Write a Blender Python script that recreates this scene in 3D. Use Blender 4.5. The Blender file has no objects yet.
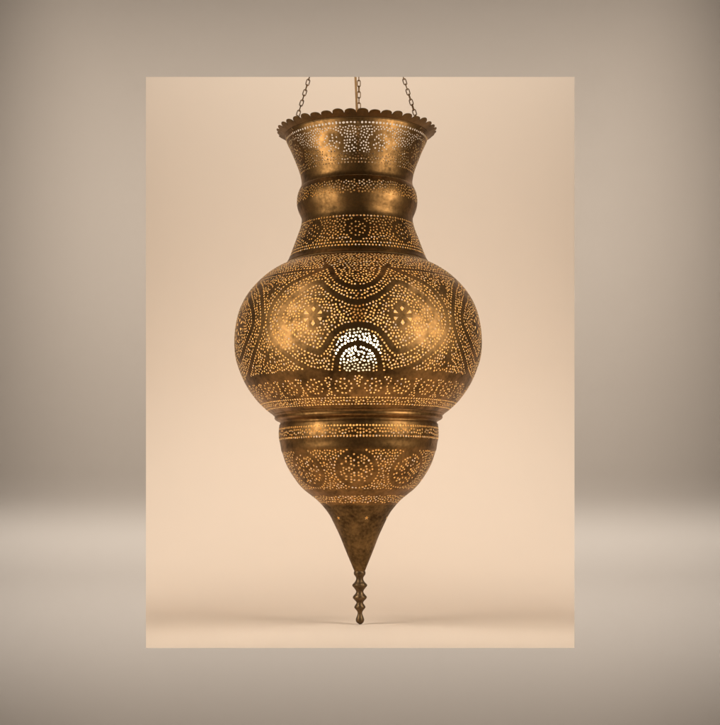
import bpy, math, random, time
from mathutils import Vector, Matrix
from mathutils.geometry import delaunay_2d_cdt

random.seed(11)
S = 0.002            # one modelling unit is 2 mm
PI = math.pi
scene = bpy.context.scene
COL = scene.collection

# ------------------------------------------------------------------ materials
def new_mat(name):
    m = bpy.data.materials.new(name); m.use_nodes = True
    nt = m.node_tree; nt.nodes.clear()
    out = nt.nodes.new('ShaderNodeOutputMaterial')
    return m, nt, out

def brass_mat(name, base, dark, rough=0.36, patina=0.5, bump=0.12, fleck=0.35):
    m, nt, out = new_mat(name)
    N = nt.nodes.new; L = nt.links.new
    p = N('ShaderNodeBsdfPrincipled')
    p.inputs['Metallic'].default_value = 1.0
    tc = N('ShaderNodeTexCoord')
    n1 = N('ShaderNodeTexNoise'); n1.inputs['Scale'].default_value = 26; n1.inputs['Detail'].default_value = 8
    n1.inputs['Roughness'].default_value = 0.65
    n2 = N('ShaderNodeTexNoise'); n2.inputs['Scale'].default_value = 170; n2.inputs['Detail'].default_value = 4
    n3 = N('ShaderNodeTexNoise'); n3.inputs['Scale'].default_value = 75; n3.inputs['Detail'].default_value = 2
    for n in (n1, n2, n3): L(tc.outputs['Object'], n.inputs['Vector'])
    ad = N('ShaderNodeMath'); ad.operation = 'MULTIPLY_ADD'; ad.inputs[1].default_value = fleck
    L(n2.outputs['Fac'], ad.inputs[0]); L(n1.outputs['Fac'], ad.inputs[2])
    cr = N('ShaderNodeValToRGB')
    cr.color_ramp.elements[0].position = 0.345 + 0.5 * fleck; cr.color_ramp.elements[0].color = (*base, 1)
    cr.color_ramp.elements[1].position = 0.68 + 0.5 * fleck; cr.color_ramp.elements[1].color = (*[b + (d - b) * patina for b, d in zip(base, dark)], 1)
    L(ad.outputs[0], cr.inputs['Fac']); L(cr.outputs['Color'], p.inputs['Base Color'])
    rr = N('ShaderNodeMapRange'); rr.inputs['From Min'].default_value = 0.5; rr.inputs['From Max'].default_value = 0.9
    rr.inputs['To Min'].default_value = rough; rr.inputs['To Max'].default_value = rough + 0.16
    L(ad.outputs[0], rr.inputs['Value']); L(rr.outputs['Result'], p.inputs['Roughness'])
    b1 = N('ShaderNodeBump'); b1.inputs['Strength'].default_value = bump; b1.inputs['Distance'].default_value = 0.004
    n4 = N('ShaderNodeTexNoise'); n4.inputs['Scale'].default_value = 13; n4.inputs['Detail'].default_value = 1.5
    L(tc.outputs['Object'], n4.inputs['Vector'])
    b2 = N('ShaderNodeBump'); b2.inputs['Strength'].default_value = 0.22; b2.inputs['Distance'].default_value = 0.012
    L(n4.outputs['Fac'], b2.inputs['Height'])
    L(n3.outputs['Fac'], b1.inputs['Height']); L(b2.outputs['Normal'], b1.inputs['Normal']); L(b1.outputs['Normal'], p.inputs['Normal'])
    L(p.outputs[0], out.inputs['Surface'])
    return m

def matte_mat(name, col, rough=0.8, noise=0.02, scale=6, bump=0.03, spec=0.3):
    m, nt, out = new_mat(name)
    N = nt.nodes.new; L = nt.links.new
    p = N('ShaderNodeBsdfPrincipled'); p.inputs['Roughness'].default_value = rough
    p.inputs['Specular IOR Level'].default_value = spec
    tc = N('ShaderNodeTexCoord')
    n1 = N('ShaderNodeTexNoise'); n1.inputs['Scale'].default_value = scale; n1.inputs['Detail'].default_value = 6
    L(tc.outputs['Object'], n1.inputs['Vector'])
    cr = N('ShaderNodeValToRGB')
    cr.color_ramp.elements[0].position = 0.3; cr.color_ramp.elements[0].color = (*[c * (1 - noise) for c in col], 1)
    cr.color_ramp.elements[1].position = 0.7; cr.color_ramp.elements[1].color = (*[c * (1 + noise) for c in col], 1)
    L(n1.outputs['Fac'], cr.inputs['Fac']); L(cr.outputs['Color'], p.inputs['Base Color'])
    n2 = N('ShaderNodeTexNoise'); n2.inputs['Scale'].default_value = scale * 60; n2.inputs['Detail'].default_value = 3
    L(tc.outputs['Object'], n2.inputs['Vector'])
    b = N('ShaderNodeBump'); b.inputs['Strength'].default_value = bump; b.inputs['Distance'].default_value = 0.001
    L(n2.outputs['Fac'], b.inputs['Height']); L(b.outputs['Normal'], p.inputs['Normal'])
    L(p.outputs[0], out.inputs['Surface'])
    return m

def bulb_mat(name, col, h_mid, h_sig, low, high):
    """a frosted bulb: brightest round the filament, dimmer towards the neck and the tip"""
    m, nt, out = new_mat(name)
    N = nt.nodes.new; L = nt.links.new
    tc = N('ShaderNodeTexCoord'); sp = N('ShaderNodeSeparateXYZ'); L(tc.outputs['Object'], sp.inputs[0])
    mr = N('ShaderNodeMath'); mr.operation = 'SUBTRACT'; mr.inputs[1].default_value = h_mid; L(sp.outputs['Z'], mr.inputs[0])
    ab = N('ShaderNodeMath'); ab.operation = 'ABSOLUTE'; L(mr.outputs[0], ab.inputs[0])
    mp = N('ShaderNodeMapRange'); mp.interpolation_type = 'SMOOTHSTEP'
    mp.inputs['From Min'].default_value = 0; mp.inputs['From Max'].default_value = h_sig
    mp.inputs['To Min'].default_value = high; mp.inputs['To Max'].default_value = low
    L(ab.outputs[0], mp.inputs['Value'])
    e = N('ShaderNodeEmission'); e.inputs['Color'].default_value = (*col, 1)
    L(mp.outputs['Result'], e.inputs['Strength']); L(e.outputs[0], out.inputs['Surface'])
    return m

M_BRASS = brass_mat('aged_brass', (0.345, 0.18, 0.06), (0.085, 0.045, 0.015), 0.355, 0.95)
M_INNER = matte_mat('lightened_brass_inside', (0.88, 0.66, 0.34), 0.6, 0.08, 30, 0.05, 0.5)  # inside of the sheet, lightened so it glows more under the bulb
M_CONE = brass_mat('tarnished_brass', (0.24, 0.14, 0.052), (0.06, 0.034, 0.013), 0.42, 1.0, 0.2, 0.5)
M_FINIAL = brass_mat('dark_cast_brass', (0.17, 0.105, 0.05), (0.08, 0.05, 0.025), 0.38, 0.8, 0.1)
M_RIM = brass_mat('rim_brass', (0.22, 0.125, 0.048), (0.09, 0.05, 0.02), 0.42, 0.8)
M_CHAIN = brass_mat('chain_brass', (0.30, 0.19, 0.09), (0.15, 0.09, 0.04), 0.4, 0.6, 0.0)
M_CORD = matte_mat('tan_fabric_cord', (0.58, 0.36, 0.17), 0.9, 0.1, 80, 0.2)
M_SOCKET = matte_mat('brass_lamp_socket', (0.62, 0.44, 0.2), 0.5)
M_BULB = bulb_mat('lit_frosted_bulb', (1.0, 0.80, 0.47), (151 + 124.3) * S, 17 * S, 1.2, 32.0)
M_CREAM = matte_mat('cream_seamless_paper', (0.725, 0.605, 0.493), 0.85, 0.012, 1.2, 0.02, 0.2)
M_GREY = matte_mat('warm_grey_border', (0.44, 0.372, 0.31), 0.85, 0.012, 1.5, 0.0, 0.1)

M_ABSORBER = matte_mat('black_absorber', (0.03, 0.024, 0.018), 0.95, 0.1, 40, 0.1, 0.1)  # unseen dark surface, added to keep reflections in the brass dark
# ------------------------------------------------------------------ object helpers
def link_mesh(name, verts, faces, mat, parent=None, normals=None, smooth=True):
    me = bpy.data.meshes.new(name)
    me.from_pydata(verts, [], faces); me.update()
    if smooth:
        me.polygons.foreach_set('use_smooth', [True] * len(me.polygons))
    me.materials.append(mat)
    if normals is not None:
        me.normals_split_custom_set_from_vertices(normals)
    o = bpy.data.objects.new(name, me); COL.objects.link(o)
    if parent is not None: o.parent = parent
    return o

def thing(name, label, cat, loc):
    o = bpy.data.objects.new(name, None); COL.objects.link(o)
    o.location = loc; o['label'] = label; o['category'] = cat
    return o

BASE = -124.3        # height of the lantern's tip (and of the floor) in modelling units
def P(x, y, h): return (x * S, y * S, (h - BASE) * S)     # local to the lantern's root

# ------------------------------------------------------------------ surfaces of revolution
class Surf:
    """profile (height, radius), top to bottom, smoothed and indexed by arc length"""
    def __init__(self, prof, step=0.4):
        pts = []
        n = len(prof)
        for i in range(n - 1):
            p0 = prof[max(i - 1, 0)]; p1 = prof[i]; p2 = prof[i + 1]; p3 = prof[min(i + 2, n - 1)]
            d1 = math.dist(p0, p1) ** .5 or 1e-6; d2 = math.dist(p1, p2) ** .5; d3 = math.dist(p2, p3) ** .5 or 1e-6
            k = max(2, int(math.dist(p1, p2) / step))
            for j in range(k):
                t = j / k; q = []
                for c in (0, 1):
                    m1 = (p2[c] - p1[c]) + d2 * ((p1[c] - p0[c]) / d1 - (p2[c] - p0[c]) / (d1 + d2)) if i > 0 else (p2[c] - p1[c])
                    m2 = (p2[c] - p1[c]) + d2 * ((p3[c] - p2[c]) / d3 - (p3[c] - p1[c]) / (d2 + d3)) if i < n - 2 else (p2[c] - p1[c])
                    a = 2 * (p1[c] - p2[c]) + m1 + m2; b = -3 * (p1[c] - p2[c]) - 2 * m1 - m2
                    q.append(a * t ** 3 + b * t * t + m1 * t + p1[c])
                pts.append(tuple(q))
        pts.append(tuple(prof[-1]))
        s = [0.0]
        for a, b in zip(pts, pts[1:]): s.append(s[-1] + math.dist(a, b))
        self.L = s[-1]
        M = int(self.L / 0.25) + 1
        self.n = M; self.tab = []
        j = 0
        for i in range(M + 1):
            t = self.L * i / M
            while j < len(s) - 2 and s[j + 1] < t: j += 1
            f = (t - s[j]) / max(1e-9, s[j + 1] - s[j])
            self.tab.append((pts[j][0] + f * (pts[j + 1][0] - pts[j][0]), pts[j][1] + f * (pts[j + 1][1] - pts[j][1])))
    def at(self, s):
        x = min(max(s / self.L, 0), 1) * self.n; i = min(int(x), self.n - 1); f = x - i
        a = self.tab[i]; b = self.tab[i + 1]
        return a[0] + f * (b[0] - a[0]), a[1] + f * (b[1] - a[1])         # h, R
    def normal(self, s):
        a = self.at(s - 1.0); b = self.at(s + 1.0)
        dh, dr = b[0] - a[0], b[1] - a[1]; l = math.hypot(dh, dr) or 1
        return -dh / l, dr / l                                             # radial, height (outwards; s runs downwards)
    def s_of(self, h):
        best = min(range(self.n + 1), key=lambda i: abs(self.tab[i][0] - h))
        return best / self.n * self.L
    def pos(self, th, s):
        h, r = self.at(s)
        return (r * math.sin(th), -r * math.cos(th), h)

class Hash:
    def __init__(self, c): self.c = c; self.d = {}
    def key(self, p): c = self.c; return (int(p[0] // c), int(p[1] // c), int(p[2] // c))
    def add(self, p, w): self.d.setdefault(self.key(p), []).append((p[0], p[1], p[2], w))
    def near(self, p):
        k = self.key(p); d = self.d
        for i in (-1, 0, 1):
            for j in (-1, 0, 1):
                for l in (-1, 0, 1):
                    q = d.get((k[0] + i, k[1] + j, k[2] + l))
                    if q: yield from q

class Pierced:
    """sheet brass turned from a profile with every hole cut through it"""
    def __init__(self, prof):
        self.sf = Surf(prof); self.bands = Hash(8.0); self.hh = Hash(4.6); self.holes = []; self.shapes = []
        self.edge_rows = []
    # solid strips ---------------------------------------------------------
    def strip(self, pts, hw, closed=False, rows=False):
        """pts are (theta in radians, s)"""
        sf = self.sf
        if closed: pts = pts + [pts[0]]
        dense = []
        for (t0, s0), (t1, s1) in zip(pts, pts[1:]):
            k = max(1, int(math.dist(sf.pos(t0, s0), sf.pos(t1, s1)) / 0.8))
            dense += [(t0 + (t1 - t0) * i / k, s0 + (s1 - s0) * i / k) for i in range(k)]
        dense.append(pts[-1])
        for t, s in dense: self.bands.add(sf.pos(t, s), hw)
        if rows: self.edge_rows.append((dense, hw))
    def blob(self, t, s, w): self.bands.add(self.sf.pos(t, s), w)
    def solid(self, t, s, r):
        p = self.sf.pos(t, s)
        for x, y, z, w in self.bands.near(p):
            m = w + r * 0.85
            if (x - p[0]) ** 2 + (y - p[1]) ** 2 + (z - p[2]) ** 2 < m * m: return True
        return False
    # holes -----------------------------------------------------------------
    def try_hole(self, t, s, r, d, s0, s1, check=True):
        t = (t + PI) % (2 * PI) - PI
        if s < s0 + r or s > s1 - r: return False
        R = self.sf.at(s)[1]
        if (PI - abs(t)) * R < r + 0.7: return False
        p = self.sf.pos(t, s)
        d2 = d * d
        for x, y, z, w in self.hh.near(p):
            m = d if w <= 0 else max(d, w + r + 0.8)
            if (x - p[0]) ** 2 + (y - p[1]) ** 2 + (z - p[2]) ** 2 < m * m: return False
        if check and self.solid(t, s, r): return False
        self.hh.add(p, r); self.holes.append((t, s, r * random.uniform(0.84, 1.14)))
        return True
    def ring_row(self, h, d, r, phase=0.0):
        s = self.sf.s_of(h); R = self.sf.at(s)[1]; n = int(round(2 * PI * R / d))
        for i in range(n):
            self.try_hole(-PI + (i + 0.5 + phase) * 2 * PI / n, s + random.uniform(-.15, .15), r, d * 0.7, 0, self.sf.L, False)
    def curve_rows(self, d, r, s0, s1):
        for dense, hw in self.edge_rows:
            for side in (-1, 1):
                last = None
                for i in range(1, len(dense) - 1):
                    t, s = dense[i]; R = self.sf.at(s)[1]
                    dt = (dense[i + 1][0] - dense[i - 1][0]) * R; ds = dense[i + 1][1] - dense[i - 1][1]
                    l = math.hypot(dt, ds)
                    if l < 1e-6: continue
                    o = side * (hw + r + 0.25)
                    o *= random.uniform(0.96, 1.16)
                    self.try_hole(t - ds / l * o / R, s + dt / l * o, r, d * random.uniform(0.9, 1.05), s0, s1)
    def fill(self, h0, h1, d, r, n_seed=500, tries=26):
        """close irregular packing grown outwards from the holes already there"""
        sf = self.sf; s0, s1 = sf.s_of(h0), sf.s_of(h1)
        act = [k for k, (t, s, _) in enumerate(self.holes) if s0 <= s <= s1]
        def grow(act):
            while act:
                k = act.pop(random.randrange(len(act)) if random.random() < .3 else -1)
                t, s, _ = self.holes[k]; R = sf.at(s)[1]
                a0 = random.uniform(0, 2 * PI)
                for j in range(tries):
                    a = a0 + j * 2 * PI / 13 + (0.24 if j >= 13 else 0)
                    dist = d * (1.005 + (0.09 if j < 13 else 0.3) * random.random())
                    if self.try_hole(t + dist * math.cos(a) / R, s + dist * math.sin(a), r, d, s0, s1):
                        act.append(len(self.holes) - 1)
        grow(act)
        for _ in range(n_seed):
            if self.try_hole(random.uniform(-PI, PI), random.uniform(s0, s1), r, d, s0, s1):
                grow([len(self.holes) - 1])
    # mesh --------------------------------------------------------------------
    def build(self, name, mat, parent, thick=0.45, grid=4.2, sides=7):
        sf = self.sf
        RM = sum(r for _, r in sf.tab) / len(sf.tab)
        V2 = []; ED = []; outer = []
        W = PI * RM
        ns = max(4, int(sf.L / 1.6))
        nb = 220
        ring_top = []; ring_bot = []
        # boundary rectangle
        left = []; right = []
        for i in range(ns + 1):
            left.append(len(V2)); V2.append((-W, sf.L * i / ns))
            right.append(len(V2)); V2.append((W, sf.L * i / ns))
        top = [left[0]]; bot = [left[-1]]
        for i in range(1, nb):
            top.append(len(V2)); V2.append((-W + 2 * W * i / nb, 0.0))
            bot.append(len(V2)); V2.append((-W + 2 * W * i / nb, sf.L))
        top.append(right[0]); bot.append(right[-1])
        for ch in (left, right, top, bot):
            ED += list(zip(ch, ch[1:]))
        nbound = len(V2)
        # holes
        loops = []; shapes = []
        for t, s, r in self.holes:
            a0 = random.uniform(0, 2 * PI); e = random.uniform(0.84, 1.19)
            shapes.append((t, s, [(r * e * math.cos(a0 + k * 2 * PI / sides), r / e * math.sin(a0 + k * 2 * PI / sides)) for k in range(sides)]))
        shapes += self.shapes
        guard = Hash(6.0)
        for t, s, poly in shapes:
            base = len(V2); k = len(poly)
            if sum(poly[i - 1][0] * poly[i][1] - poly[i][0] * poly[i - 1][1] for i in range(k)) < 0: poly = poly[::-1]
            for a, b in poly:
                R = sf.at(s + b)[1]
                V2.append(((t + a / R) * RM, s + b))
            ED += [(base + i, base + (i + 1) % k) for i in range(k)]
            loops.append((base, k))
            guard.add(sf.pos(t, s), max(math.hypot(a, b) for a, b in poly))
        # lattice so that the sheet follows its curve
        rows = int(sf.L / grid) * 1
        for i in range(1, max(2, int(sf.L / (grid * .6)))):
            s = sf.L * i / max(2, int(sf.L / (grid * .6))); R = sf.at(s)[1]
            n = max(24, int(2 * PI * R / grid))
            for j in range(n):
                t = -PI + (j + (0.5 if i % 2 else 0.25)) * 2 * PI / n
                if (PI - abs(t)) * R < 0.6: continue
                p = sf.pos(t, s); ok = True
                for x, y, z, w in guard.near(p):
                    if (x - p[0]) ** 2 + (y - p[1]) ** 2 + (z - p[2]) ** 2 < (w + 0.45) ** 2: ok = False; break
                if ok: V2.append((t * RM, s))
        faces_in = [list(range(b, b + k)) for b, k in loops]
        rv, re, rf, ov, oe, of = delaunay_2d_cdt([Vector(v) for v in V2], ED, faces_in, 0, 1e-5, True)
        keep = [f for f, o in zip(rf, of) if not o]
        # map, welding the seam
        nv = len(rv); remap = list(range(nv))
        inv = {}
        for i, src in enumerate(ov):
            for q in src: inv[q] = i
        for a, b in zip(left, right): remap[inv[b]] = inv[a]
        used = {}
        OV = []; ON = []; IV = []
        def idx(i):
            i = remap[i]
            if i not in used:
                used[i] = len(OV)
                u, s = rv[i]; t = u / RM; h, R = sf.at(s); nr, nh = sf.normal(s)
                st, ct = math.sin(t), math.cos(t)
                OV.append(P(R * st, -R * ct, h)); ON.append((nr * st, -nr * ct, nh))
                Ri = R - nr * thick
                IV.append(P(Ri * st, -Ri * ct, h - nh * thick))
            return used[i]
        F = []
        for f in keep:
            g = [idx(i) for i in f]
            if len(set(g)) == 3: F.append(g)
        n = len(OV)
        verts = OV + IV
        # orientation: make the outer shell face outwards
        def area_sign(g):
            a, b, c = (Vector(OV[i]) for i in g)
            return (b - a).cross(c - a).dot(Vector(ON[g[0]]))
        if sum(1 if area_sign(g) > 0 else -1 for g in F[:200]) < 0: F = [g[::-1] for g in F]
        faces = list(F) + [[i + n for i in g[::-1]] for g in F]
        normals = ON + [(-a, -b, -c) for a, b, c in ON]
        edge_cnt = {}
        for g in F:
            for a, b in zip(g, g[1:] + g[:1]):
                edge_cnt[(a, b)] = 1
        wall = [(a, b) for (a, b) in edge_cnt if (b, a) not in edge_cnt]
        wmap = {}
        for a, b in wall:
            for q in (a, b):
                if q not in wmap:
                    wmap[q] = len(verts); verts += [OV[q], IV[q]]; normals += [None, None]
            x = (Vector(OV[b]) - Vector(OV[a])).cross(Vector(ON[a]))
            for q in (a, b):
                k = wmap[q]
                normals[k] = (Vector(normals[k]) if normals[k] is not None else Vector((0, 0, 0))) + x.normalized()
            faces.append([wmap[b], wmap[a], wmap[a] + 1, wmap[b] + 1])
        for q, k in wmap.items():
            v = normals[k].normalized() if normals[k].length > 1e-9 else Vector(ON[q])
            normals[k] = tuple(v); normals[k + 1] = tuple(v)
        o = link_mesh(name, verts, faces, mat, parent, normals)
        o.data.materials.append(M_INNER)
        o.data.polygons.foreach_set('material_index', [0] * len(F) + [1] * (len(faces) - len(F)))
        return o

def turned(name, prof, mat, parent, seg=96, capped=True):
    """a plain turned part"""
    sf = Surf(prof); n = max(6, int(sf.L / 0.9)); V = []; F = []
    for i in range(n + 1):
        h, R = sf.at(sf.L * i / n)
        for j in range(seg):
            t = 2 * PI * j / seg
            V.append(P(R * math.sin(t), -R * math.cos(t), h))
    for i in range(n):
        for j in range(seg):
            k = (j + 1) % seg
            F.append([i * seg + j, (i + 1) * seg + j, (i + 1) * seg + k, i * seg + k])
    if capped: F.append([n * seg + j for j in range(seg)][::-1]); F.append([j for j in range(seg)])
    nf = len(F)
    if not capped:                                  # an open ring of sheet metal: give it the lightened inner face
        for i in range(n + 1):
            h, R = sf.at(sf.L * i / n); nr, nh = sf.normal(sf.L * i / n)
            for j in range(seg):
                t = 2 * PI * j / seg; q = R - 0.7 * nr
                V.append(P(q * math.sin(t), -q * math.cos(t), h - 0.7 * nh))
        m = (n + 1) * seg
        F += [[m + i for i in f[::-1]] for f in F]
    o = link_mesh(name, V, F, mat, parent)
    if not capped:
        o.data.materials.append(M_INNER)
        o.data.polygons.foreach_set('material_index', [0] * nf + [1] * (len(F) - nf))
    return o

def tube(V, F, pts, r, seg=8, closed=False):
    """append a round bar along 3-D points to V, F"""
    n = len(pts); base = len(V); up = None
    for i in range(n):
        a = Vector(pts[i - 1] if (closed or i > 0) else pts[i]); b = Vector(pts[(i + 1) % n] if (closed or i < n - 1) else pts[i])
        tn = (b - a).normalized()
        if up is None: up = tn.orthogonal().normalized()
        up = (up - tn * up.dot(tn)).normalized(); sd = tn.cross(up)
        for j in range(seg):
            q = Vector(pts[i]) + (up * math.cos(2 * PI * j / seg) + sd * math.sin(2 * PI * j / seg)) * r
            V.append(tuple(q))
    for i in range(n if closed else n - 1):
        for j in range(seg):
            k = (j + 1) % seg; i2 = (i + 1) % n
            F.append([base + i * seg + j, base + i * seg + k, base + i2 * seg + k, base + i2 * seg + j])
    if not closed:
        F.append([base + j for j in range(seg)][::-1]); F.append([base + (n - 1) * seg + j for j in range(seg)])

# ------------------------------------------------------------------ the lantern
lantern = thing('hanging_lantern', 'tall pierced brass lantern lit from inside, hanging on three chains against the cream backdrop', 'lantern',
                (0, 0, BASE * S))
lantern.rotation_euler = (0, math.radians(-0.39), 0)

def local(sf, t0, s0, a, phi):
    s = s0 + a * math.sin(phi); R = sf.at(s)[1]
    return (t0 + a * math.cos(phi) / R, s)

def flower(pc, t0, h0, rad, hw_ring, hw_spoke, spokes=6, inner=0.0, squash=1.0, rot=PI / 2, rows=False):
    """solid ring with solid spokes: the holes fall into petals between them"""
    sf = pc.sf; s0 = sf.s_of(h0)
    def L(a, phi):
        s = s0 + a * math.sin(phi) * squash; R = sf.at(s)[1]
        return (t0 + a * math.cos(phi) / R, s)
    if hw_ring > 0: pc.strip([L(rad, k * 2 * PI / 40) for k in range(40)], hw_ring, True, rows)
    for k in range(spokes):
        ph = rot + k * 2 * PI / spokes
        pc.strip([L(inner, ph), L(rad, ph)], hw_spoke)
    if inner >= 0: pc.blob(t0, s0, 1.2)

def medallion(pc, t0, h0, rad, r, d, ring_hw, rot=PI / 2, squash=1.0, gap=0.028, start=0.26):
    """a pierced rosette: six fans of holes between plain spokes, with a plain ring round it"""
    sf = pc.sf; s0 = sf.s_of(h0)
    def L(x, y):
        s = s0 + y * squash; R = sf.at(s)[1]
        return (t0 + x / R, s)
    for k in range(6):
        ph = rot + (k + 0.5) * PI / 3
        a = max(2.4, start * rad)
        while a < rad - r * 0.6:
            half = a * PI / 6 - r - 0.55 - gap * rad * (1.15 - 0.4 * a / rad)
            n = max(1, int(2 * half / d + 1.25))
            for i in range(n):
                off = (i - (n - 1) / 2) * (min(d * 1.12, 2 * half / (n - 1)) if n > 1 else 0)
                aa = a + random.uniform(-.18, .18); p2 = ph + off / a + random.uniform(-.02, .02)
                t, s = L(aa * math.cos(p2), aa * math.sin(p2))
                pc.try_hole(t, s, r, d * 0.72, 0, sf.L, False)
            a += d * 0.98
    edge = rad + ring_hw
    pc.strip([L(edge * math.cos(k * PI / 30), edge * math.sin(k * PI / 30)) for k in range(60)], ring_hw, True, ring_hw > 1.2)
    n = int(rad / 1.6)
    for i in range(-n, n + 1):
        for j in range(-n, n + 1):
            if i * i + j * j <= (rad / 1.6) ** 2: pc.blob(*L(i * 1.6, j * 1.6), 1.2)

# collar (the flared mouth) --------------------------------------------------
c = Pierced([(363.5, 71.8), (361, 71.2), (357, 69.6), (348, 65.3), (338, 61.2), (330, 58.2), (322, 56), (315, 55.4), (312, 56.3)])
c.ring_row(358.6, 3.55, 1.15)
c.ring_row(324.2, 3.3, 0.85)
for k in range(16):
    t0 = math.radians(-1 + 22.5 * k)
    if k % 2 == 0: medallion(c, t0 + math.radians(23.5), 341.6, 10.6, 0.86, 2.6, 0.8)
c.fill(356.2, 325.8, 2.45, 0.8)
c.build('collar', M_BRASS, lantern)
# neck ring (the rounded swelling) ---------------------------------------------
c = Pierced([(312, 56.2), (309.5, 57.6), (305, 59.3), (299, 60.2), (293, 59.9), (287.5, 58.2), (283.5, 56.4), (281.5, 55.6)])
c.fill(307.6, 293.6, 2.6, 0.88)
c.build('neck_ring', M_BRASS, lantern)
# neck -----------------------------------------------------------------------------
c = Pierced([(281.5, 55.6), (278, 55.5), (272, 56.8), (263, 60.0), (252, 64.2), (243, 67.6), (239, 69.3), (237, 70.8), (235.6, 71.2)])
c.ring_row(273.0, 3.4, 1.0)
c.ring_row(246.0, 3.3, 1.0)
c.ring_row(243.0, 3.3, 1.0, 0.5)
for k in range(8):
    t0 = math.radians(45 * k)
    medallion(c, t0, 259.6, 9.6, 0.88, 2.6, 0.9)
c.fill(271.5, 247.2, 2.85, 0.9)
c.build('neck', M_BRASS, lantern)
# body (the great bulb) --------------------------------------------------------------
BODY = [(235.6, 70.6), (234.3, 73), (231, 80), (224.7, 90), (217, 99.0), (206, 108.8), (194.6, 115.6), (184, 119.6), (172, 122.2), (160, 123.3), (148, 123),
        (140, 121.8), (132.5, 119.6), (121, 115), (111, 109.6), (103, 104), (96.5, 98.5), (90, 91.5), (86, 86.2), (84.6, 83.4)]
c = Pierced(BODY)
sf = c.sf
A_ = [(17.5, 219.0), (14.3, 215.6), (12.5, 209.4), (9.9, 203.2), (6.8, 198.6), (3.2, 195.4), (0.0, 194.3)]          # upper inner arc
C_ = [(14.3, 216.4), (19.8, 215.4), (27.1, 215.2), (34.3, 215.4), (41.0, 215.2), (45, 215.2)]                         # upper line
D_ = [(0.0, 180.0), (3.9, 181.9), (8.1, 185.7), (12.3, 191.6), (15.3, 196.6), (17.8, 201.4), (20.7, 200.6), (23.6, 197.5), (26.5, 193.6),
      (29.8, 189.5), (32.4, 184.8), (34.6, 178.9), (36.0, 173.5), (36.4, 169.0), (35.5, 163.8), (33.0, 157.2), (29.1, 149.2), (25.1, 142.6), (22.0, 139.0),
      (18.3, 135.8), (16.8, 135.6), (14.3, 140.6), (12.5, 145.9), (10.8, 151.0), (8.2, 155.3), (5.0, 158.3), (0.0, 159.4)]
E_ = [(18.3, 215.7), (23.8, 211.0), (27.8, 207.6), (31.8, 204.4), (35.1, 200.4), (37.6, 195.9), (40.0, 188.9), (41.6, 182.5), (42.8, 175.8), (43.2, 168.5),
      (42.8, 161.2), (41.3, 154.0), (39.0, 146.9), (36.1, 140.1), (32.1, 132.8), (28.4, 126.8), (23.4, 121.5), (18.4, 118.7)]
H_ = [(10.6, 116.4), (10.2, 122.0), (9.6, 127.6), (8.1, 134.3), (5.9, 138.7), (3.0, 141.8), (0.0, 142.9)]
def both(curve, hw, rows=True):
    for k in range(4):
        for sg in (1, -1):
            c.strip([(math.radians(sg * t + 90 * k), sf.s_of(h)) for t, h in curve], hw, False, rows)
both(A_, 2.1); both(C_, 1.25); both(D_, 2.25); both(E_, 1.9); both(H_, 2.0)
for k in range(180):
    pass
ringb = [(-PI + i * 2 * PI / 300, sf.s_of(116.2)) for i in range(301)]
# the belt under the arches is broad at the quarters and thin below the arches
for i, (t, s) in enumerate(ringb):
    q = abs((math.degrees(t) + 45) % 90 - 45)
    w = 1.5 + 2.1 * min(1, max(0, (q - 9) / 9))
    c.blob(t, s, w); c.blob(t + PI / 300, s, w)
# tree figures at the quarters
for k in range(4):
    T0 = math.radians(45 + 90 * k)
    for h0, sc in ((135.5, 1.0), (197.0, -0.75)):
        s0 = sf.s_of(h0)
        for pts, hw in (([(0, -11), (0, 13)], 0.75), ([(-7, -5.5), (0, 0), (7, -5.5)], 0.7), ([(-7.5, 8.5), (0, 0), (7.5, 8.5)], 0.7)):
            c.strip([(T0 + a * abs(sc) / sf.at(s0)[1], s0 + b * sc) for a, b in pts], hw)
        for rr in (0, 1.2): c.blob(T0, s0 + rr, 2.2)
# six-petalled stars on plain lozenges
for k in range(4):
    for sg in (1, -1):
        T0 = math.radians(sg * 19.5 + 90 * k); h0 = 168.9; s0 = sf.s_of(h0); R0 = sf.at(s0)[1]
        for i in range(-9, 10):
            for j in range(-9, 10):
                a, b = i * 1.4, j * 1.4
                if abs(a) / 13.5 + abs(b) / 13.0 <= 1: c.blob(T0 + a / R0, s0 + b, 0.9)
        for ang, rr, ln, wd, kite in ((90, 6.4, 2.5, 2.1, 1), (-90, 6.6, 2.8, 2.1, 1), (24, 7.4, 2.7, 1.9, 0), (-24, 7.4, 2.7, 1.9, 0), (156, 6.9, 2.3, 1.8, 0), (204, 6.9, 2.3, 1.8, 0)):
            ca, sa = math.cos(math.radians(ang)), math.sin(math.radians(ang))
            loc = [(-ln, 0), (0.2 * ln, -wd), (ln, 0), (0.2 * ln, wd)] if kite else [(-ln, 0), (0.75 * ln, -wd), (ln, 0), (0.75 * ln, wd)]
            rr *= 0.98; loc = [(x * 1.0, y * 1.0) for x, y in loc]
            cx, cy = rr * ca * sg, -rr * sa
            poly = [((x * ca - y * sa) * sg, -(x * sa + y * ca)) for x, y in loc]
            t1 = T0 + cx / R0; s1 = s0 + cy
            if (PI - abs((t1 + PI) % (2 * PI) - PI)) * R0 > 4:
                c.shapes.append(((t1 + PI) % (2 * PI) - PI, s1, poly))
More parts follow.
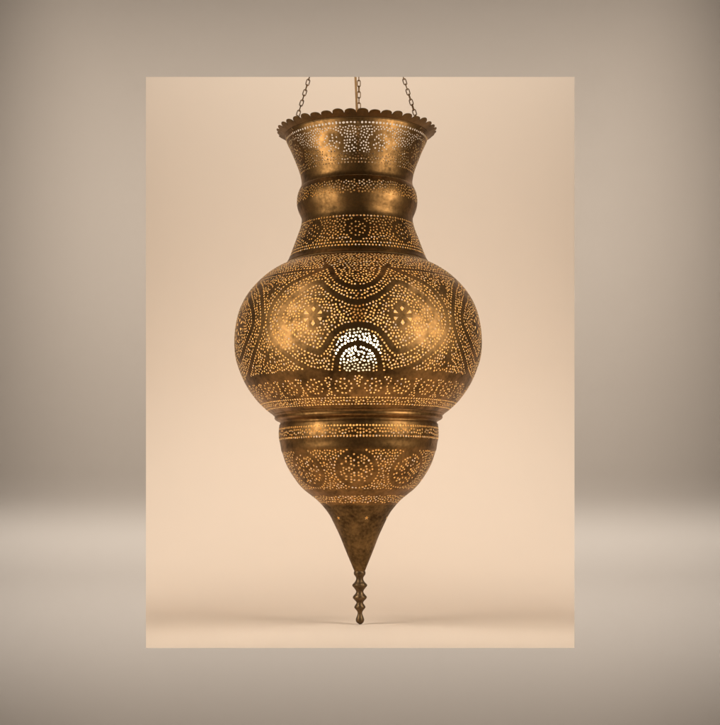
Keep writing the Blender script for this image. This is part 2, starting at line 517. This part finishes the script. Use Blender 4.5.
# rosettes below the belt
for k in range(24):
    medallion(c, math.radians(7.5 + 15 * k), 105.4, 10.3, 0.95, 2.6, 0.95)
c.curve_rows(2.6, 0.98, 0, sf.L)
c.ring_row(95.2, 3.0, 0.95)
c.ring_row(89.6, 3.0, 0.95)
c.ring_row(232.6, 3.7, 1.0)
c.fill(233.9, 216.5, 2.7, 0.96)
c.fill(216.5, 117.0, 2.4, 0.96)
c.fill(115.0, 96.6, 2.4, 0.9)
c.fill(96.6, 88.4, 2.45, 0.93)
c.build('body', M_BRASS, lantern)
n_body = len(c.holes)
# moulding between body and bowl -------------------------------------------------------
turned('moulding', [(87.2, 84.0), (86.4, 85.2), (85.2, 85.5), (84.3, 84.4), (83.4, 83.6), (82.0, 84.0), (80.6, 83.4), (79.4, 81.6), (78.2, 79.2), (77.0, 78.2), (76.0, 78.4), (75.2, 79.2), (74.4, 79.4)], M_BRASS, lantern, 128, False)
# bowl -----------------------------------------------------------------------------------
c = Pierced([(75.0, 79.0), (72, 79.6), (66, 79.9), (60.5, 79.5), (57, 78.6), (53, 78.0), (49.5, 77.4), (47, 76.3), (39, 73.8), (31.4, 70.3), (24, 65.8), (18, 61.6), (15, 59.2), (10, 54.3), (6.3, 49.6), (2, 44.2), (-2, 39.8), (-5, 37)])
sf = c.sf
c.ring_row(70.6, 3.1, 1.04); c.ring_row(60.6, 3.1, 1.04, .5)
c.fill(72.2, 59.0, 2.6, 1.0)
for k in range(8):
    t0 = math.radians(-2 + 45 * k)
    medallion(c, t0, 29.3, 16.8, 1.04, 2.8, 1.8, gap=0.034)
c.curve_rows(2.7, 0.96, sf.s_of(48.4), sf.s_of(10.2))
c.fill(48.4, 10.2, 2.5, 0.93)
c.fill(4.6, -3.4, 2.75, 0.98)
c.build('bowl', M_BRASS, lantern)
# cone ------------------------------------------------------------------------------------
c = Pierced([(-5, 37), (-7.5, 35), (-10.5, 32.6), (-16, 29.0), (-25, 24.6), (-35, 19.9), (-52.5, 13.0), (-68, 6.6), (-71.5, 5.2)])
sf = c.sf
for k in range(6):
    t0 = math.radians(15 + 62 * (k - 2)) if k < 5 else math.radians(192)
    t0 = (t0 + PI) % (2 * PI) - PI
    poly = [((2.3 if i % 2 == 0 else 1.0) * math.sin(i * PI / 5), (2.3 if i % 2 == 0 else 1.0) * -math.cos(i * PI / 5)) for i in range(10)]
    c.shapes.append((t0, sf.s_of(-17.6), poly))
c.build('cone', M_CONE, lantern, 0.5, 3.0)
# finial -----------------------------------------------------------------------------------
turned('finial', [(-70.5, 4.6), (-71.2, 5.6), (-72.5, 5.9), (-74.5, 5.7), (-76, 4.6), (-77.5, 3.7), (-79.5, 3.7), (-82, 5), (-84.2, 7.2), (-85.2, 7.6), (-86.2, 7.2), (-88.6, 5.2), (-91, 3.7), (-92.2, 3.7), (-94.2, 5), (-96.4, 6.9), (-97.2, 7.1), (-98.2, 6.8),
                   (-100.4, 4.9), (-102, 3.5), (-103.2, 3.5), (-105, 4.7), (-106.8, 5.6), (-107.8, 5.5), (-109.6, 4.0), (-111.6, 2.6), (-113.4, 2.3), (-115.5, 2.9), (-118, 3.9), (-120, 4.2), (-122, 3.6), (-123.6, 2.0), (-124.2, 0.4)], M_FINIAL, lantern, 40)

# scalloped rim ------------------------------------------------------------------------------
def scalloped_rim():
    V = []; F = []; n = 41; m = 14
    cols = []
    for k in range(n):
        tilt = random.uniform(-0.6, 0.6); ext = random.uniform(-0.25, 0.25)
        for j in range(m):
            x = -1 + 2 * (j + 0.0) / m
            lob = math.sqrt(max(0.0, 1 - abs(x) ** 2.2)) if j else 0.0
            t = (k + j / m) * 2 * PI / n
            r1 = 75.2; r2 = 75.6 + (4.2 + ext) * lob
            col = []
            for f in (0, 0.5, 1.0, 1.3):
                if f <= 1: r = 71.3 + (r1 - 71.3) * f; h = 362.8 + 2.6 * f
                else: r = r2; h = 365.4 + (r2 - r1) * 0.66 + tilt * lob
                if f == 1.0: pass
                col.append((r, h))
            cols.append((t, col))
    N = len(cols)
    for side in (0, 1):
        for t, col in cols:
            for r, h in col:
                V.append(P(r * math.sin(t), -r * math.cos(t), h + (0.6 if side == 0 else 0)))
    q = 4
    for i in range(N):
        i2 = (i + 1) % N
        for j in range(q - 1):
            a, b, c_, d = i * q + j, i2 * q + j, i2 * q + j + 1, i * q + j + 1
            F.append([a, b, c_, d]); F.append([N * q + d, N * q + c_, N * q + b, N * q + a])
        F.append([i * q + q - 1, i2 * q + q - 1, N * q + i2 * q + q - 1, N * q + i * q + q - 1])
    o = link_mesh('scalloped_rim', V, F, M_RIM, lantern, smooth=False)
    return o
scalloped_rim()
turned_rim = []
V = []; F = []
tube(V, F, [P(71.6 * math.sin(t * 2 * PI / 120), -71.6 * math.cos(t * 2 * PI / 120), 363.0) for t in range(120)], 0.75 * S, 8, True)
link_mesh('rim_bead', V, F, M_RIM, lantern)

# chains -----------------------------------------------------------------------------------
APEX = Vector((0, 0, 566))
def chain(start, end):
    V = []; F = []
    a = Vector(start); b = Vector(end); d = (b - a); n = int(d.length / 5.5); tn = d.normalized()
    u = Vector((0, 1, 0)); side = tn.cross(u).normalized(); nrm = side.cross(tn)
    for i in range(n):
        c0 = a + d * ((i + 0.5) / n)
        tw = (PI / 2 if i % 2 else 0.0) + random.uniform(-0.3, 0.3)
        w = side * math.cos(tw) + nrm * math.sin(tw)
        pts = []
        for k in range(16):
            ph = k * PI / 8
            cy = math.sin(ph) * 1.6 + (1.75 if math.sin(ph) > 0.01 else -1.75 if math.sin(ph) < -0.01 else 0)
            q = c0 + w * (1.6 * math.cos(ph)) + tn * cy
            pts.append(P(*q))
        tube(V, F, pts, 0.5 * S, 6, True)
    # lower hook through the rim
    pts = [P(*(a + tn * (2.2 * math.cos(k * PI / 6) - 1.5) + side * 2.2 * math.sin(k * PI / 6))) for k in range(12)]
    tube(V, F, pts, 0.6 * S, 6, True)
    return link_mesh('chain', V, F, M_CHAIN, lantern)
for deg in (60, -60, 180):
    t = math.radians(deg)
    st = (69.8 * math.sin(t), -69.8 * math.cos(t), 364.5)
    if deg == 180: st = (2.6, 69.8, 364.5)
    chain(st, APEX + Vector((2.6 if deg == 180 else 3 * math.sin(t), 0, 0)))
# hanging ring and hook up at the ceiling
V = []; F = []
tube(V, F, [P(6 * math.cos(k * PI / 12), 0, 571 + 6 * math.sin(k * PI / 12)) for k in range(24)], 1.1 * S, 8, True)
link_mesh('hanging_ring', V, F, M_CHAIN, lantern)
V = []; F = []
tube(V, F, [P(0, -4 * math.cos(k * PI / 8) + 0, 577 + 4 * math.sin(k * PI / 8)) for k in range(-6, 5)] + [P(0, 0, 583), P(0, 0, 600)], 1.1 * S, 8)
link_mesh('hook', V, F, M_CHAIN, lantern)
# cord, socket and lit bulb
V = []; F = []
tube(V, F, [P(0.6 - 2.4 * max(0, (h - 360) / 90) - 0.6 * math.sin((h - 200) / 40), 10 * math.sin((h - 196) / 404 * PI), h) for h in range(196, 601, 6)], 1.15 * S, 10)
link_mesh('cord', V, F, M_CORD, lantern)
turned('socket', [(204, 1.5), (202, 4), (198, 6.5), (180, 7), (172.5, 6.5)], M_SOCKET, lantern, 32)
turned('light_bulb', [(174, 6), (171.5, 8.5), (167.5, 13.5), (161.5, 18.6), (154, 22), (147, 22.6), (139.5, 20.8), (133, 16.6), (128.8, 11), (126.6, 5), (126.2, 0.3)], M_BULB, lantern, 40)

# ------------------------------------------------------------------ the setting
def grid_sweep(name, prof, x0, x1, mat, nx=2):
    V = []; F = []
    for i in range(nx + 1):
        x = x0 + (x1 - x0) * i / nx
        for y, h in prof: V.append((x * S, y * S, h * S))
    n = len(prof)
    for i in range(nx):
        for j in range(n - 1):
            a = i * n + j; F.append([a, a + n, a + n + 1, a + 1])
    o = link_mesh(name, V, F, mat); o['kind'] = 'structure'
    return o
prof = [(-242, BASE)]
rad = 300; y0 = 140
prof.append((y0, BASE))
for k in range(1, 25):
    a = k / 24 * PI / 2
    prof.append((y0 + rad * math.sin(a), BASE + rad - rad * math.cos(a)))
prof.append((y0 + rad, 900))
grid_sweep('backdrop', prof, -900, 900, M_CREAM)

def box(name, x0, x1, y0, y1, z0, z1, mat):
    V = [(x * S, y * S, z * S) for x in (x0, x1) for y in (y0, y1) for z in (z0, z1)]
    F = [[0, 1, 3, 2], [4, 6, 7, 5], [0, 4, 5, 1], [2, 3, 7, 6], [0, 2, 6, 4], [1, 5, 7, 3]]
    o = link_mesh(name, V, F, mat, smooth=False); o['kind'] = 'structure'
    return o
grid_sweep('floor', [(-434, BASE - 2), (-240, BASE - 2)], -900, 900, M_ABSORBER)  # unseen dark strip added so the bowl reflects less cream floor
box('ceiling', -300, 300, -120, 120, 600, 606, M_CREAM)

# grey border, built as an added wall with a rectangular opening
def opening_wall():
    xs = [-1000, -144.8, 145.1, 1000]; zs = [-560, -100.1, 286.2, 1150]; yf, yb = -440.0, -436.0
    V = []; F = []
    for y in (yf, yb):
        for z in zs:
            for i, x in enumerate(xs):
                e = 3.0 if y == yb else 0.0             # the cut is bevelled back
                V.append(((x + (e if i == 2 else -e if i == 1 else 0)) * S, y * S, (z + (e if z == 286.2 else -e if z == -100.1 else 0)) * S))
    for j in range(3):
        for i in range(3):
            if i == 1 and j == 1: continue
            a = j * 4 + i
            F.append([a, a + 1, a + 5, a + 4]); F.append([16 + a + 4, 16 + a + 5, 16 + a + 1, 16 + a])
    for a, b in ((5, 6), (6, 10), (10, 9), (9, 5)): F.append([b, a, a + 16, b + 16])
    for a, b in ((0, 3), (3, 15), (15, 12), (12, 0)): F.append([a, b, b + 16, a + 16])
    o = link_mesh('wall', V, F, M_GREY, smooth=False); o['kind'] = 'structure'
    o.data.materials.append(M_ABSORBER)
    for p in o.data.polygons:
        if p.normal.y > 0.9: p.material_index = 1  # unseen back darkened to keep the lantern's front dark
opening_wall()

# ------------------------------------------------------------------ lights
def area(name, loc, target, sx, sy, power, col, spread=180.0):
    l = bpy.data.lights.new(name, 'AREA'); l.shape = 'RECTANGLE'; l.size = sx; l.size_y = sy
    l.energy = power; l.color = col; l.spread = math.radians(spread)
    o = bpy.data.objects.new(name, l); COL.objects.link(o)
    o.location = loc
    o.rotation_euler = (Vector(target) - Vector(loc)).to_track_quat('-Z', 'Y').to_euler()
    return o
for sg in (-1, 1):
    area('softbox_lamp', (sg * 0.90, -0.60, 0.42), (0, -0.05, 0.34), 0.5, 0.85, 8.0, (1.0, 0.92, 0.82))
    area('floor_fill', (sg * 0.9, -0.5, 1.3), (sg * 0.15, -0.2, -0.25), 0.25, 0.25, 0.40, (1.0, 0.93, 0.85), 34)  # unseen pair added to brighten the cream floor
    area('backdrop_fill', (sg * 1.15, -0.02, 0.12), (sg * 0.12, 0.82, -0.08), 0.3, 0.8, 1.5, (1.0, 0.93, 0.85), 80)  # unseen side pair added to brighten the backdrop only
area('backdrop_fill', (0, 0.25, 1.75), (0, 0.62, -0.2), 1.6, 0.3, 14, (1.0, 0.93, 0.85))  # added overhead, out of view, to lift the backdrop
# unseen lamps added to give the grey wall its light and dark zones
WY = -440 * S
area('added_wall_wash', (0, WY - 0.5, 2.1), (0, WY, 0.29), 1.0, 0.05, 2.75, (1.0, 0.95, 0.89), 13)  # added to shape the fade towards the upper corners
area('added_low_band', (0, WY - 1.5, 1.1), (0, WY, -0.048), 1.56, 0.01, 0.11, (0.95, 0.98, 1.0), 2.8)  # added for the crisp upper edge of the pale band
area('added_low_band', (0, WY - 1.5, 1.1), (0, WY, -0.140), 1.56, 0.01, 0.62, (0.96, 0.98, 1.0), 8.6)  # added for the band's slow fade downwards
area('wall_fill', (0, WY - 0.9, -1.4), (0, WY, 0.0), 1.4, 0.3, 4.4, (1.0, 0.95, 0.9), 90)  # added from below to raise the lower grey

w = bpy.data.worlds.new('World'); scene.world = w; w.use_nodes = True
bg = w.node_tree.nodes.get('Background') or w.node_tree.nodes.new('ShaderNodeBackground')
bg.inputs[0].default_value = (1.0, 0.92, 0.82, 1); bg.inputs[1].default_value = 0.02

# ------------------------------------------------------------------ camera
cam = bpy.data.cameras.new('camera'); co = bpy.data.objects.new('camera', cam); COL.objects.link(co)
co.location = (0, -1360 * S, 0); co.rotation_euler = (PI / 2, 0, 0)
cam.sensor_fit = 'HORIZONTAL'; cam.sensor_width = 36; cam.lens = 68
cam.shift_y = 137.5 / 720
cam.clip_start = 0.05; cam.clip_end = 100
scene.camera = co
scene.view_settings.view_transform = 'Standard'; scene.view_settings.look = 'None'
scene.view_settings.exposure = 0; scene.view_settings.gamma = 1
scene.cycles.use_denoising = True
scene.cycles.sampling_pattern = 'TABULATED_SOBOL'
scene.cycles.glossy_bounces = 6; scene.cycles.max_bounces = 12
scene.cycles.sample_clamp_indirect = 8
print('holes in body', n_body)
